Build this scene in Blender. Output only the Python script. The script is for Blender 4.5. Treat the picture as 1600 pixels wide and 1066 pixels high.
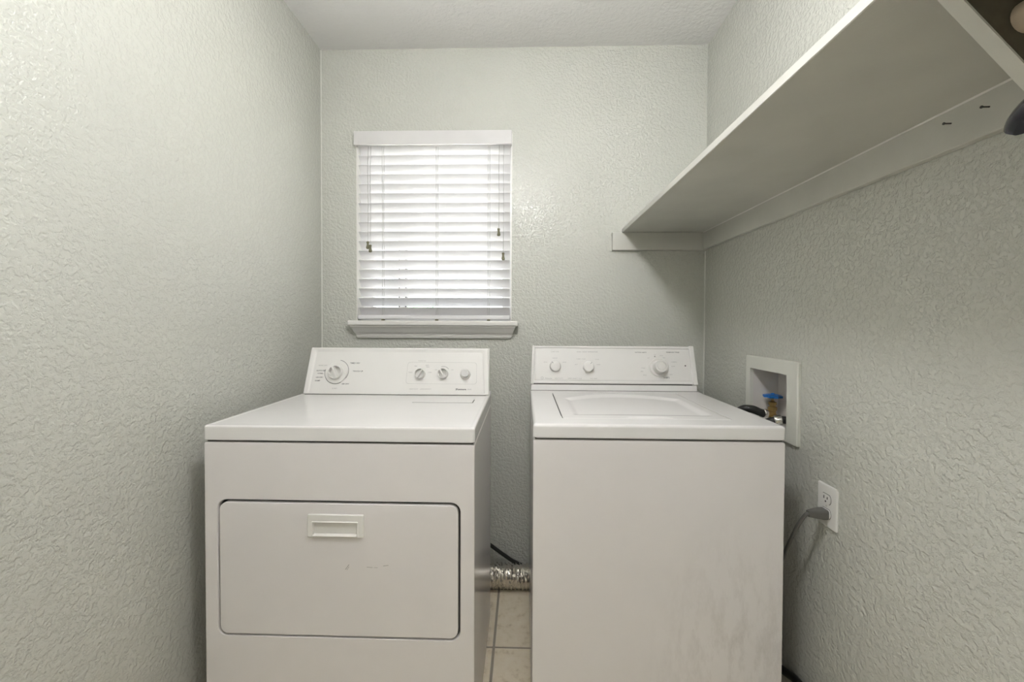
import bpy, bmesh, math, random
from mathutils import Vector, Matrix
from math import radians as R, pi, sin, cos

random.seed(7)
for o in list(bpy.data.objects):
    bpy.data.objects.remove(o)
SC = bpy.context.scene
COL = SC.collection

# ------------------------------------------------------------------ camera
cd = bpy.data.cameras.new('camera')
cam = bpy.data.objects.new('camera', cd)
COL.objects.link(cam)
cd.sensor_width = 36.0
cd.lens = 650 / 1600 * 36.0
cd.shift_y = -18.7 / 1600
cd.clip_start = 0.02
cam.matrix_world = (Matrix.Translation((0, 0, 1.19)) @ Matrix.Rotation(R(1.59), 4, 'Z')
                    @ Matrix.Rotation(pi / 2 - R(1.0), 4, 'X') @ Matrix.Rotation(R(0.22), 4, 'Z'))
SC.camera = cam

# ------------------------------------------------------------------ world, lamps, exposure
w = bpy.data.worlds.new('overcast_sky')
SC.world = w
w.use_nodes = True
bg = w.node_tree.nodes['Background']
bg.inputs[0].default_value = (0.90, 0.92, 1.0, 1)
bg.inputs[1].default_value = 4.9
SC.view_settings.view_transform = 'Standard'
SC.view_settings.look = 'None'
SC.view_settings.gamma = 1.0
SC.view_settings.use_curve_mapping = False
SC.view_settings.exposure = 0.07


LAMP = (0.010, 0.47, 2.18)          # glass globe lamps: their builder further down carries the light
LAMP_POWER = 35.0
# added fill light behind the camera, shaped as a second globe lamp
REAR_FILL = (-0.12, -1.15, 2.27)
REAR_FILL_POWER = 8.5


sun = bpy.data.lights.new('sun', 'SUN')
sun.energy = 85.0
sun.angle = R(0.6)
sun.color = (1.0, 0.97, 0.92)
so = bpy.data.objects.new('sun', sun)
so.rotation_euler = (R(42), 0, R(12))          # stands behind the house, lights the yard in front of the window
COL.objects.link(so)

# ------------------------------------------------------------------ materials
def new_mat(name):
    m = bpy.data.materials.new(name)
    m.use_nodes = True
    nt = m.node_tree
    return m, nt, nt.nodes['Principled BSDF']


def N(nt, t, **kw):
    n = nt.nodes.new(t)
    for k, v in kw.items():
        setattr(n, k, v)
    return n


def ramp(nt, stops):
    r = nt.nodes.new('ShaderNodeValToRGB')
    e = r.color_ramp.elements
    while len(e) < len(stops):
        e.new(0.5)
    for el, (p, c) in zip(e, stops):
        el.position = p
        el.color = (c, c, c, 1) if not isinstance(c, (tuple, list)) else (*c, 1)
    return r


def noise(nt, scale, detail=3, rough=0.5, co='Object', dist=0.0):
    tc = nt.nodes.new('ShaderNodeTexCoord')
    n = nt.nodes.new('ShaderNodeTexNoise')
    n.inputs['Scale'].default_value = scale
    n.inputs['Detail'].default_value = detail
    n.inputs['Roughness'].default_value = rough
    n.inputs['Distortion'].default_value = dist
    nt.links.new(tc.outputs[co], n.inputs['Vector'])
    return n


def bump(nt, b, height, strength, distance):
    bp = nt.nodes.new('ShaderNodeBump')
    bp.inputs['Strength'].default_value = strength
    bp.inputs['Distance'].default_value = distance
    nt.links.new(height, bp.inputs['Height'])
    nt.links.new(bp.outputs['Normal'], b.inputs['Normal'])
    return bp


def plain(name, col, rough=0.5, metal=0.0, spec=0.5, var=0.04, vs=8.0, bump_s=None, bump_d=0.0004, coat=0.0):
    """a principled material with slight procedural colour variation"""
    m, nt, b = new_mat(name)
    n = noise(nt, vs, 4)
    r = ramp(nt, [(0.3, tuple(c * (1 - var) for c in col)), (0.7, tuple(min(1, c * (1 + var)) for c in col))])
    nt.links.new(n.outputs['Fac'], r.inputs[0])
    nt.links.new(r.outputs[0], b.inputs['Base Color'])
    b.inputs['Roughness'].default_value = rough
    b.inputs['Metallic'].default_value = metal
    b.inputs['Specular IOR Level'].default_value = spec
    b.inputs['Coat Weight'].default_value = coat
    if bump_s:
        bn = noise(nt, bump_s, 3)
        bump(nt, b, bn.outputs['Fac'], 0.5, bump_d)
    return m


def textured_plaster(name, col, rough, strength=0.6, distance=0.0022, scale=75, spec=0.5):
    m, nt, b = new_mat(name)
    n1 = noise(nt, scale, 3.0, 0.55, dist=0.1)
    r1 = ramp(nt, [(0.40, 0.0), (0.50, 0.55), (0.58, 0.9), (0.70, 1.0)])
    nt.links.new(n1.outputs['Fac'], r1.inputs[0])
    n2 = noise(nt, scale * 2.6, 2.0, 0.5)
    mx = N(nt, 'ShaderNodeMath', operation='MULTIPLY_ADD')
    nt.links.new(n2.outputs['Fac'], mx.inputs[0])
    mx.inputs[1].default_value = 0.18
    nt.links.new(r1.outputs[0], mx.inputs[2])
    bump(nt, b, mx.outputs[0], strength, distance)
    n3 = noise(nt, 2.3, 3)
    r3 = ramp(nt, [(0.3, tuple(c * 0.975 for c in col)), (0.7, tuple(c * 1.02 for c in col))])
    nt.links.new(n3.outputs['Fac'], r3.inputs[0])
    nt.links.new(r3.outputs[0], b.inputs['Base Color'])
    rr_ = nt.nodes.new('ShaderNodeMapRange')
    nt.links.new(r1.outputs[0], rr_.inputs[0])
    rr_.inputs[3].default_value = min(1.0, rough * 1.25)
    rr_.inputs[4].default_value = rough
    nt.links.new(rr_.outputs[0], b.inputs['Roughness'])
    b.inputs['Specular IOR Level'].default_value = spec
    return m


M = {}
M['wall'] = textured_plaster('sage_wall_paint', (0.595, 0.600, 0.545), 0.20, strength=0.6, distance=0.0028, spec=0.75, scale=82)
M['ceiling'] = textured_plaster('ceiling_paint', (0.87, 0.86, 0.85), 0.8, 0.45, 0.002, 60)
M['shelf'] = plain('shelf_paint', (0.60, 0.595, 0.545), 0.45, bump_s=180, bump_d=0.0005)
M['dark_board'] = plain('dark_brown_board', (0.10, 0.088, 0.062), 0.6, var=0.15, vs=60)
M['caulk'] = plain('painted_caulk', (0.66, 0.66, 0.61), 0.4)
M['trim'] = plain('trim_paint', (0.80, 0.785, 0.75), 0.35)
M['blind'] = plain('blind_vinyl', (0.78, 0.77, 0.775), 0.4)
M['valance'] = plain('dimmed_blind_vinyl', (0.69, 0.675, 0.665), 0.4)  # blind vinyl painted darker for the dimmer light on the valance
M['vinyl'] = plain('window_vinyl', (0.82, 0.82, 0.82), 0.4)
M['plastic'] = plain('console_plastic', (0.80, 0.785, 0.755), 0.33, var=0.01)
M['knob'] = plain('knob_plastic', (0.80, 0.785, 0.75), 0.3, var=0.01)
M['grey_button'] = plain('button_plastic', (0.62, 0.61, 0.59), 0.35)
M['gap'] = plain('seam_shadow_rubber', (0.045, 0.042, 0.038), 0.8)
M['print'] = plain('dark_print', (0.10, 0.10, 0.10), 0.6)
M['faint_print'] = plain('faint_print', (0.42, 0.41, 0.40), 0.6)
M['scuff'] = plain('scuff_grime', (0.30, 0.28, 0.26), 0.6)
M['chrome'] = plain('chrome', (0.75, 0.74, 0.72), 0.18, 1.0)
M['steel'] = plain('dark_steel', (0.10, 0.10, 0.09), 0.4, 0.8)
M['brass'] = plain('brass', (0.50, 0.36, 0.16), 0.35, 1.0, bump_s=200)
M['blue'] = plain('blue_handle_paint', (0.012, 0.13, 0.42), 0.35)
M['rubber'] = plain('black_rubber', (0.022, 0.022, 0.020), 0.42)
M['grey_rubber'] = plain('grey_cord_vinyl', (0.115, 0.112, 0.10), 0.45)
M['box'] = plain('box_plastic', (0.66, 0.66, 0.60), 0.4)
M['box_in'] = plain('box_inside_plastic', (0.66, 0.63, 0.60), 0.5)
M['outlet'] = plain('outlet_plastic', (0.83, 0.82, 0.79), 0.28)
M['gloss_black'] = plain('gloss_black_plastic', (0.006, 0.006, 0.008), 0.07, spec=0.28)
M['rod'] = plain('wood_rod', (0.52, 0.43, 0.33), 0.5, var=0.12, vs=30)
M['tassel'] = plain('tassel_wood', (0.17, 0.16, 0.095), 0.5)
M['cord'] = plain('blind_cord', (0.42, 0.41, 0.40), 0.8)
M['grout'] = plain('grout', (0.36, 0.32, 0.25), 0.9)
M['leaf'] = plain('leaf', (0.12, 0.24, 0.13), 0.6, var=0.4, vs=3)
M['bark'] = plain('bark', (0.16, 0.11, 0.07), 0.9, var=0.3, vs=20)
M['bounce_ground'] = plain('pale_bounce_ground', (0.60, 0.585, 0.55), 0.95, var=0.1, vs=4)  # yard made pale so daylight bounces up through the blind
M['siding'] = plain('pale_siding', (0.72, 0.72, 0.74), 0.8)
M['roof'] = plain('roof_shingle', (0.28, 0.28, 0.29), 0.9, var=0.15)


def enamel(name, col, dirt):
    """white appliance enamel, faint grime blotches and streaks"""
    m, nt, b = new_mat(name)
    n = noise(nt, 3.0, 4, 0.6)
    r = ramp(nt, [(0.30, tuple(c * 0.965 for c in col)), (0.65, tuple(min(1, c * 1.012) for c in col))])
    nt.links.new(n.outputs['Fac'], r.inputs[0])
    tc = nt.nodes.new('ShaderNodeTexCoord')
    mp = nt.nodes.new('ShaderNodeMapping')
    mp.inputs['Scale'].default_value = (26, 26, 9)
    nt.links.new(tc.outputs['Object'], mp.inputs['Vector'])
    sn = nt.nodes.new('ShaderNodeTexNoise')
    sn.inputs['Scale'].default_value = 1.0
    sn.inputs['Detail'].default_value = 8
    sn.inputs['Roughness'].default_value = 0.72
    nt.links.new(mp.outputs[0], sn.inputs['Vector'])
    sr = ramp(nt, [(0.46, 0.0), (0.75, 1.0)])
    nt.links.new(sn.outputs['Fac'], sr.inputs[0])
    # a grime patch low on the right of the cabinet, in object coordinates
    vd = N(nt, 'ShaderNodeVectorMath', operation='DISTANCE')
    sc = nt.nodes.new('ShaderNodeMapping')
    sc.inputs['Scale'].default_value = (1.5, 0.0, 1.0)
    nt.links.new(tc.outputs['Object'], sc.inputs['Vector'])
    nt.links.new(sc.outputs[0], vd.inputs[0])
    vd.inputs[1].default_value = (0.60 * 1.5, 0.0, 0.26)
    br = ramp(nt, [(0.05, 1.0), (0.42, 0.0)])
    nt.links.new(vd.outputs['Value'], br.inputs[0])
    mu = N(nt, 'ShaderNodeMath', operation='MULTIPLY')
    nt.links.new(sr.outputs[0], mu.inputs[0])
    nt.links.new(br.outputs[0], mu.inputs[1])
    m2 = N(nt, 'ShaderNodeMath', operation='MULTIPLY')
    nt.links.new(mu.outputs[0], m2.inputs[0])
    m2.inputs[1].default_value = dirt
    mix = N(nt, 'ShaderNodeMix', data_type='RGBA')
    nt.links.new(m2.outputs[0], mix.inputs[0])
    nt.links.new(r.outputs[0], mix.inputs[6])
    mix.inputs[7].default_value = (0.33, 0.29, 0.25, 1)
    nt.links.new(mix.outputs[2], b.inputs['Base Color'])
    b.inputs['Roughness'].default_value = 0.13
    b.inputs['Specular IOR Level'].default_value = 0.5
    return m


M['enamel'] = enamel('white_enamel', (0.81, 0.778, 0.766), 0.45)
M['enamel_top'] = enamel('white_enamel_top', (0.83, 0.815, 0.80), 0.0)


def foil_mat():
    m, nt, b = new_mat('crinkled_foil')
    b.inputs['Base Color'].default_value = (0.93, 0.90, 0.85, 1)
    b.inputs['Metallic'].default_value = 1.0
    b.inputs['Roughness'].default_value = 0.12
    n = noise(nt, 60, 2, 0.5)
    bump(nt, b, n.outputs['Fac'], 0.3, 0.003)
    return m


M['foil'] = foil_mat()


def tile_mat():
    m, nt, b = new_mat('beige_ceramic')
    n = noise(nt, 26, 6, 0.65)
    r = ramp(nt, [(0.28, (0.60, 0.50, 0.34)), (0.45, (0.82, 0.73, 0.56)), (0.70, (0.88, 0.80, 0.65))])
    nt.links.new(n.outputs['Fac'], r.inputs[0])
    nt.links.new(r.outputs[0], b.inputs['Base Color'])
    b.inputs['Roughness'].default_value = 0.4
    bump(nt, b, n.outputs['Fac'], 0.3, 0.001)
    return m


M['tile'] = tile_mat()


def glass_mat():
    m, nt, b = new_mat('window_glass')
    nt.nodes.remove(b)
    out = nt.nodes['Material Output']
    tr = nt.nodes.new('ShaderNodeBsdfTransparent')
    tr.inputs[0].default_value = (0.96, 0.98, 0.97, 1)
    gl = nt.nodes.new('ShaderNodeBsdfGlossy')
    gl.inputs['Roughness'].default_value = 0.02
    fr = nt.nodes.new('ShaderNodeFresnel')
    fr.inputs[0].default_value = 1.3
    mx = nt.nodes.new('ShaderNodeMixShader')
    nt.links.new(fr.outputs[0], mx.inputs[0])
    nt.links.new(tr.outputs[0], mx.inputs[1])
    nt.links.new(gl.outputs[0], mx.inputs[2])
    nt.links.new(mx.outputs[0], out.inputs[0])
    return m


M['glass'] = glass_mat()


def lamp_glass():
    m, nt, b = new_mat('lamp_holder_enamel')
    b.inputs['Base Color'].default_value = (0.8, 0.8, 0.78, 1)
    return m


M['lamp'] = lamp_glass()


# ------------------------------------------------------------------ mesh helpers
def finish(bm, angle=35):
    bmesh.ops.recalc_face_normals(bm, faces=bm.faces[:])
    lim = R(angle)
    for f in bm.faces:
        f.smooth = True
    for e in bm.edges:
        if len(e.link_faces) == 2:
            e.smooth = e.calc_face_angle(0) < lim
        else:
            e.smooth = False


def obj(name, bm, mat, parent=None, recalc=True, angle=35):
    if recalc:
        finish(bm, angle)
    me = bpy.data.meshes.new(name)
    bm.to_mesh(me)
    bm.free()
    me.materials.append(M[mat] if isinstance(mat, str) else mat)
    o = bpy.data.objects.new(name, me)
    COL.objects.link(o)
    if recalc:
        wn = o.modifiers.new('weighted_normal', 'WEIGHTED_NORMAL')
        wn.keep_sharp = True
        wn.mode = 'FACE_AREA'
        wn.weight = 80
    if parent is not None:
        o.parent = parent
        o.matrix_parent_inverse = Matrix.Translation(-world_loc(parent))
    return o


def world_loc(o):
    v = Vector(o.location)
    if o.parent is not None and o.type == 'EMPTY':
        v = v + world_loc(o.parent)
    return v if o.type == 'EMPTY' else (world_loc(o.parent) if False else Vector((0, 0, 0)))


def thing(name, label, cat, loc=(0, 0, 0), group=None):
    o = bpy.data.objects.new(name, None)
    o.empty_display_size = 0.05
    o.location = loc
    COL.objects.link(o)
    o['label'] = label
    o['category'] = cat
    if group:
        o['group'] = group
    return o


def tag(o, label, cat, group=None):
    o['label'] = label
    o['category'] = cat
    if group:
        o['group'] = group
    return o


def struct(o):
    o['kind'] = 'structure'
    return o


def part_empty(name, parent, loc):
    return None


def B():
    return bmesh.new()


def hexa(bm, pts, bevel=0.0, seg=2):
    """eight corners: bottom ring 0-3, top ring 4-7"""
    vs = [bm.verts.new(p) for p in pts]
    F = [(3, 2, 1, 0), (4, 5, 6, 7), (0, 1, 5, 4), (1, 2, 6, 5), (2, 3, 7, 6), (3, 0, 4, 7)]
    fs = [bm.faces.new([vs[i] for i in f]) for f in F]
    if bevel > 0:
        es = list({e for f in fs for e in f.edges})
        bmesh.ops.bevel(bm, geom=es, offset=bevel, segments=seg, profile=0.5, affect='EDGES', clamp_overlap=True)
    return bm


def box(bm, x0, x1, y0, y1, z0, z1, bevel=0.0, seg=2):
    return hexa(bm, [(x0, y0, z0), (x1, y0, z0), (x1, y1, z0), (x0, y1, z0),
                     (x0, y0, z1), (x1, y0, z1), (x1, y1, z1), (x0, y1, z1)], bevel, seg)


def frame_at(o, z_axis, x_hint=(1, 0, 0)):
    z = Vector(z_axis).normalized()
    x = Vector(x_hint)
    x = (x - z * x.dot(z)).normalized()
    y = z.cross(x)
    m = Matrix((x, y, z)).transposed().to_4x4()
    m.translation = Vector(o)
    return m


def lathe(bm, prof, mat4, seg=32, cap0=True, cap1=True):
    """prof: list of (radius, height) along local z"""
    rings = []
    for r, h in prof:
        rings.append([bm.verts.new(mat4 @ Vector((r * cos(2 * pi * k / seg), r * sin(2 * pi * k / seg), h)))
                      for k in range(seg)])
    for a, b in zip(rings, rings[1:]):
        for k in range(seg):
            bm.faces.new((a[k], a[(k + 1) % seg], b[(k + 1) % seg], b[k]))
    if cap0:
        bm.faces.new(rings[0][::-1])
    if cap1:
        bm.faces.new(rings[-1])
    return bm


def bridge_rings(bm, rings, cap0=True, cap1=True):
    rr = [[bm.verts.new(p) for p in ring] for ring in rings]
    n = len(rr[0])
    for a, b in zip(rr, rr[1:]):
        for k in range(n):
            bm.faces.new((a[k], a[(k + 1) % n], b[(k + 1) % n], b[k]))
    if cap0:
        bm.faces.new(rr[0][::-1])
    if cap1:
        bm.faces.new(rr[-1])
    return bm


def rrect(x0, x1, y0, y1, r, seg=5):
    pts = []
    for cx, cy, a0 in ((x1 - r, y1 - r, 0), (x0 + r, y1 - r, 90), (x0 + r, y0 + r, 180), (x1 - r, y0 + r, 270)):
        for k in range(seg + 1):
            a = R(a0 + 90 * k / seg)
            pts.append((cx + r * cos(a), cy + r * sin(a)))
    return pts


def smooth_path(pts, n=8):
    """Catmull-Rom through the points"""
    P = [Vector(p) for p in pts]
    P = [P[0] * 2 - P[1]] + P + [P[-1] * 2 - P[-2]]
    out = []
    for i in range(1, len(P) - 2):
        for k in range(n):
            t = k / n
            a, b, c, d = P[i - 1], P[i], P[i + 1], P[i + 2]
            out.append(0.5 * ((2 * b) + (c - a) * t + (2 * a - 5 * b + 4 * c - d) * t * t
                              + (3 * b - a - 3 * c + d) * t ** 3))
    out.append(P[-2])
    return out


def tube(bm, path, rad, seg=10, flat=None):
    """sweep a circle (or flat oval: flat=(w,h)) along a path; rad may be a function of i"""
    path = [Vector(p) for p in path]
    n = len(path)
    t0 = (path[1] - path[0]).normalized()
    up = Vector((0, 0, 1)) if abs(t0.z) < 0.9 else Vector((1, 0, 0))
    x = t0.cross(up).normalized()
    rings = []
    for i, p in enumerate(path):
        t = (path[min(i + 1, n - 1)] - path[max(i - 1, 0)]).normalized()
        x = (x - t * x.dot(t)).normalized()
        y = t.cross(x)
        r = rad(i) if callable(rad) else rad
        a_, b_ = (r, r) if flat is None else (r * flat[0], r * flat[1])
        rings.append([p + x * (a_ * cos(2 * pi * k / seg)) + y * (b_ * sin(2 * pi * k / seg)) for k in range(seg)])
    return bridge_rings(bm, rings)


def wall_grid(bm, us, vs, holes, to3, thick):
    """slab made of cells with rectangular holes; to3(u, v, d): d=0 room side, d=1 far side"""
    nu, nv = len(us) - 1, len(vs) - 1
    solid = lambda i, j: 0 <= i < nu and 0 <= j < nv and (i, j) not in holes
    cache = {}

    def V(i, j, d):
        if (i, j, d) not in cache:
            cache[(i, j, d)] = bm.verts.new(to3(us[i], vs[j], d * thick))
        return cache[(i, j, d)]
    for i in range(nu):
        for j in range(nv):
            if not solid(i, j):
                continue
            for d in (0, 1):
                bm.faces.new((V(i, j, d), V(i + 1, j, d), V(i + 1, j + 1, d), V(i, j + 1, d)))
            for (di, dj, a, b_) in ((-1, 0, (0, 0), (0, 1)), (1, 0, (1, 0), (1, 1)), (0, -1, (0, 0), (1, 0)), (0, 1, (0, 1), (1, 1))):
                if not solid(i + di, j + dj):
                    p = (i + a[0], j + a[1])
                    q = (i + b_[0], j + b_[1])
                    bm.faces.new((V(*p, 0), V(*q, 0), V(*q, 1), V(*p, 1)))
    return bm


FONT_CACHE = {}


def text_into(bm, s, size, mat4, align='LEFT', bold=0.0, squeeze=1.0):
    """flat lettering turned into mesh faces"""
    cu = bpy.data.curves.new('lettering', 'FONT')
    cu.body = s
    cu.size = size
    cu.align_x = align
    cu.align_y = 'CENTER'
    cu.offset = bold
    cu.resolution_u = 2
    o = bpy.data.objects.new('lettering_source', cu)
    COL.objects.link(o)
    bpy.context.view_layer.update()
    me = bpy.data.meshes.new_from_object(o.evaluated_get(bpy.context.evaluated_depsgraph_get()))
    me.transform(mat4 @ Matrix.Diagonal((squeeze, 1, 1, 1)))
    bm.from_mesh(me)
    bpy.data.objects.remove(o)
    bpy.data.curves.remove(cu)
    bpy.data.meshes.remove(me)


# ------------------------------------------------------------------ room shell
XL, XR, YB, YR, ZC = -0.958, 0.838, 1.95, -1.9, 2.462
WX0, WX1, WZ0, WZ1 = -0.790, -0.056, 1.172, 2.066          # window opening
BY0, BY1, BZ0, BZ1 = 1.324, 1.542, 0.852, 1.029            # box opening in the right wall

b = B()
box(b, XL - 0.12, XR + 0.16, YR - 0.1, YB + 0.14, -0.06, -0.003)
floor = struct(obj('floor', b, 'grout'))
# ceramic tiles: joints at X = -0.104 and Y = 1.50
T = 0.331
g = 0.0045
tiles = 0
gx = -0.104 - 3 * T
while gx < XR:
    gy = 1.50 - 11 * T
    while gy < YB:
        x0, x1 = max(gx + g, XL), min(gx + T - g, XR)
        y0, y1 = max(gy + g, YR), min(gy + T - g, YB)
        if x1 - x0 > 0.02 and y1 - y0 > 0.02:
            b = B()
            box(b, x0, x1, y0, y1, -0.008, 0.0 - random.random() * 0.0006, 0.0015, 1)
            obj('tile', b, 'tile', floor)
        gy += T
    gx += T

b = B()
box(b, XL - 0.12, XR + 0.16, YR - 0.1, YB + 0.14, ZC, ZC + 0.1)
struct(obj('ceiling', b, 'ceiling'))

b = B()
box(b, XL - 0.12, XL, YR, YB, -0.003, ZC)
struct(obj('wall_left', b, 'wall'))

b = B()
wall_grid(b, [XL - 0.12, WX0, WX1, XR + 0.16], [-0.003, WZ0, WZ1, ZC], {(1, 1)},
          lambda u, v, d: (u, YB + d, v), 0.14)
struct(obj('wall_back', b, 'wall'))

b = B()
wall_grid(b, [YR, BY0, BY1, YB], [-0.003, BZ0, BZ1, ZC], {(1, 1)},
          lambda u, v, d: (XR + d, u, v), 0.16)
struct(obj('wall_right', b, 'wall'))

b = B()
box(b, XL - 0.12, XR + 0.16, YR - 0.1, YR, -0.003, ZC)
struct(obj('wall_rear', b, 'wall'))

# ------------------------------------------------------------------ window: frame, stile, panes, reveal lining
win = thing('window_1', 'white vinyl window behind the closed blind', 'window', ((WX0 + WX1) / 2, 2.05, WZ0))
for k in ('label', 'category'):
    del win[k]
struct(win)
b = B()
wall_grid(b, [WX0, -0.738, -0.104, WX1], [WZ0 + 0.02, WZ0 + 0.065, WZ1 - 0.05, WZ1], {(1, 1)},
          lambda u, v, d: (u, 2.03 + d, v), 0.05)
obj('window_frame', b, 'vinyl', win)
b = B()
box(b, -0.612, -0.580, 2.034, 2.072, WZ0 + 0.063, WZ1 - 0.048, 0.003)
obj('stile', b, 'vinyl', win)
for xx in (-0.6125, -0.5795):
    b = B()
    box(b, xx - 0.003, xx + 0.003, 2.032, 2.06, WZ0 + 0.065, WZ1 - 0.05)
    obj('seal_strip', b, 'rubber', win)
for x0, x1 in ((-0.740, -0.610), (-0.582, -0.102)):
    b = B()
    box(b, x0, x1, 2.052, 2.056, WZ0 + 0.063, WZ1 - 0.048)
    obj('pane', b, 'glass', win)
# painted reveal boards
for q in ((WX0, WX0 + 0.004, YB, 2.03, WZ0 + 0.02, WZ1), (WX1 - 0.004, WX1, YB, 2.03, WZ0 + 0.02, WZ1), (WX0 + 0.004, WX1 - 0.004, YB, 2.03, WZ1 - 0.004, WZ1)):
    b = B()
    box(b, *q)
    obj('reveal', b, 'trim', win)

# stool and moulded apron below the window
b = B()
box(b, -0.8135, -0.026, 1.895, 1.9495, 1.1695, 1.1935, 0.006, 3)
stool = struct(obj('trim_1', b, 'trim'))
b = B()
box(b, WX0 + 0.001, WX1 - 0.001, 1.9495, 2.03, 1.1725, 1.192)
obj('stool_board', b, 'trim', stool)
b = B()
prof = [(1.9495, 1.1695), (1.902, 1.1695), (1.902, 1.165), (1.908, 1.160), (1.9135, 1.152), (1.9185, 1.143),
        (1.924, 1.136), (1.930, 1.131), (1.930, 1.128), (1.933, 1.1275), (1.933, 1.119), (1.937, 1.118),
        (1.937, 1.113), (1.9495, 1.111)]
L_, R_ = -0.803, -0.037
ringL, ringR = [], []
for (y, z) in prof:
    ins = (y - 1.902) * 0.42 + (1.1695 - z) * 0.10
    ringL.append((L_ + ins, y, z))
    ringR.append((R_ - ins, y, z))
bridge_rings(b, [ringL, ringR])
obj('apron', b, 'trim', stool, angle=50)

# ------------------------------------------------------------------ horizontal blind
bl = thing('window_blind', 'white horizontal slat blind with olive cord tassels in the window', 'blind', (-0.423, 1.95, 1.196))
b = B()
box(b, -0.7925, -0.0575, 1.922, 1.932, 2.0075, 2.0715, 0.003)
obj('valance', b, 'valance', bl)
for vx in (-0.7925, -0.0675):
    b = B()
    box(b, vx, vx + 0.010, 1.932, 1.949, 2.0075, 2.0715, 0.002)
    obj('valance_return', b, 'valance', bl)
b = B()
box(b, -0.785, -0.063, 1.952, 2.004, 2.018, 2.058, 0.003)
obj('head_rail', b, 'blind', bl)
slat_me = None
PIT = (1.9726 - 1.2563) / 16
TH = R(46)
for k in range(18):
    z = 1.2563 + PIT * k                   # height of the room-side (upper) edge
    if slat_me is None:
        b = B()
        w_, t_ = 0.0505, 0.0028
        ring0, ring1 = [], []
        top, bot = [], []
        for i in range(7):
            s = i / 6
            crown = 0.0022 * (1 - (2 * s - 1) ** 2)
            y = w_ * s * cos(TH) + crown * sin(TH)
            zz = -w_ * s * sin(TH) + crown * cos(TH)
            top.append((y + t_ / 2 * sin(TH), zz + t_ / 2 * cos(TH)))
            bot.append((y - t_ / 2 * sin(TH), zz - t_ / 2 * cos(TH)))
        loop = top + bot[::-1]
        bridge_rings(b, [[(-0.359, y, z_) for y, z_ in loop], [(0.359, y, z_) for y, z_ in loop]])
        o = obj('slat', b, 'blind', bl, angle=50)
        slat_me = o.data
    else:
        o = bpy.data.objects.new('slat', slat_me)
        COL.objects.link(o)
        o.parent = bl
        o.matrix_parent_inverse = Matrix.Translation(-Vector(bl.location))
    o.location = (-0.4245, 1.958, z)
b = B()
box(b, -0.784, -0.064, 1.945, 1.997, 1.1995, 1.2195, 0.005, 3)
obj('bottom_rail', b, 'blind', bl)
for lx in (-0.6646, -0.4093, -0.1647):
    for dx in (-0.0035, 0.004):
        b = B()
        pts = []
        zz = 2.01
        i = 0
        while zz > 1.215:
            pts.append((lx + dx + random.uniform(-0.0012, 0.0012), 1.9545, zz))
            zz -= 0.0224
        pts.append((lx + dx * 1.5, 1.9485, 1.212))
        tube(b, pts, 0.0009, 5)
        obj('ladder_cord', b, 'cord', bl)
    b = B()
    box(b, lx - 0.007, lx + 0.007, 1.946, 1.96, 1.1935, 1.2005, 0.001, 1)
    obj('rail_button', b, 'tassel', bl)
for tx, zt, y in ((-0.7345, 1.566, 1.947), (-0.7215, 1.550, 1.944), (-0.1176, 1.6255, 1.946), (-0.0964, 1.5130, 1.946)):
    b = B()
    tube(b, smooth_path([(tx + 0.001, 1.951, 2.012), (tx, y, 1.9), (tx + 0.0015, y - 0.001, (1.9 + zt) / 2), (tx, y, zt - 0.004)], 5), 0.0010, 5)
    c = obj('lift_cord', b, 'cord', bl)
    b = B()
    lathe(b, [(0.0022, 0.0), (0.0058, -0.001), (0.0064, -0.006), (0.0048, -0.011), (0.0055, -0.019), (0.0078, -0.028), (0.0078, -0.033), (0.005, -0.036)],
          Matrix.Translation((tx, y - 0.002, zt)), 14)
    obj('tassel', b, 'tassel', c)

# ------------------------------------------------------------------ shelf with cleats, end boards and pole
sh = thing('wall_shelf', 'long sage painted wall shelf on cleats above the washing machine', 'shelf', (XR, 1.2, 1.603))
b = B()
hexa(b, [(0.442, -0.62, 1.603), (XR - 0.001, -0.62, 1.603), (XR - 0.001, 1.9495, 1.603), (0.4534, 1.9495, 1.603),
         (0.442, -0.62, 1.622), (XR - 0.001, -0.62, 1.622), (XR - 0.001, 1.9495, 1.622), (0.4534, 1.9495, 1.622)], 0.0015, 1)
obj('shelf_board', b, 'shelf', sh)
b = B()
box(b, 0.819, XR - 0.0005, -0.62, 1.9305, 1.525, 1.6028, 0.0015, 1)
cl = obj('side_cleat', b, 'shelf', sh)
b = B()
box(b, 0.4064, XR - 0.001, 1.931, 1.9495, 1.522, 1.6028, 0.0015, 1)
obj('back_cleat', b, 'shelf', sh)
for ny, nz in ((0.8288, 1.5742), (0.7629, 1.5721)):
    b = B()
    m4 = frame_at((0.8185, ny, nz), (-1, -0.05, -0.04), (0, 1, 0))
    lathe(b, [(0.0014, -0.006), (0.0014, 0.013), (0.0026, 0.0132), (0.0026, 0.0145)], m4, 8)
    obj('nail', b, 'steel', cl)
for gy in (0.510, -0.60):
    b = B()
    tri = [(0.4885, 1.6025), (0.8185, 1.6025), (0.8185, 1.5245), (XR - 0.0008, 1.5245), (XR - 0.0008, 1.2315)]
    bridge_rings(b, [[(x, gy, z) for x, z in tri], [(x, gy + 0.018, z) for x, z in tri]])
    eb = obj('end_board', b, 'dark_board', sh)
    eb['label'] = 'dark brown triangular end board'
    b = B()
    hexa(b, [(0.4845, gy, 1.6025), (0.4880, gy, 1.6025), (0.4880, gy + 0.018, 1.6025), (0.4845, gy + 0.018, 1.6025),
             (XR - 0.0008, gy, 1.2285), (XR - 0.0008, gy, 1.2318), (XR - 0.0008, gy + 0.018, 1.2318), (XR - 0.0008, gy + 0.018, 1.2285)])
    obj('edge_strip', b, 'shelf', eb)
b = B()
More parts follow.
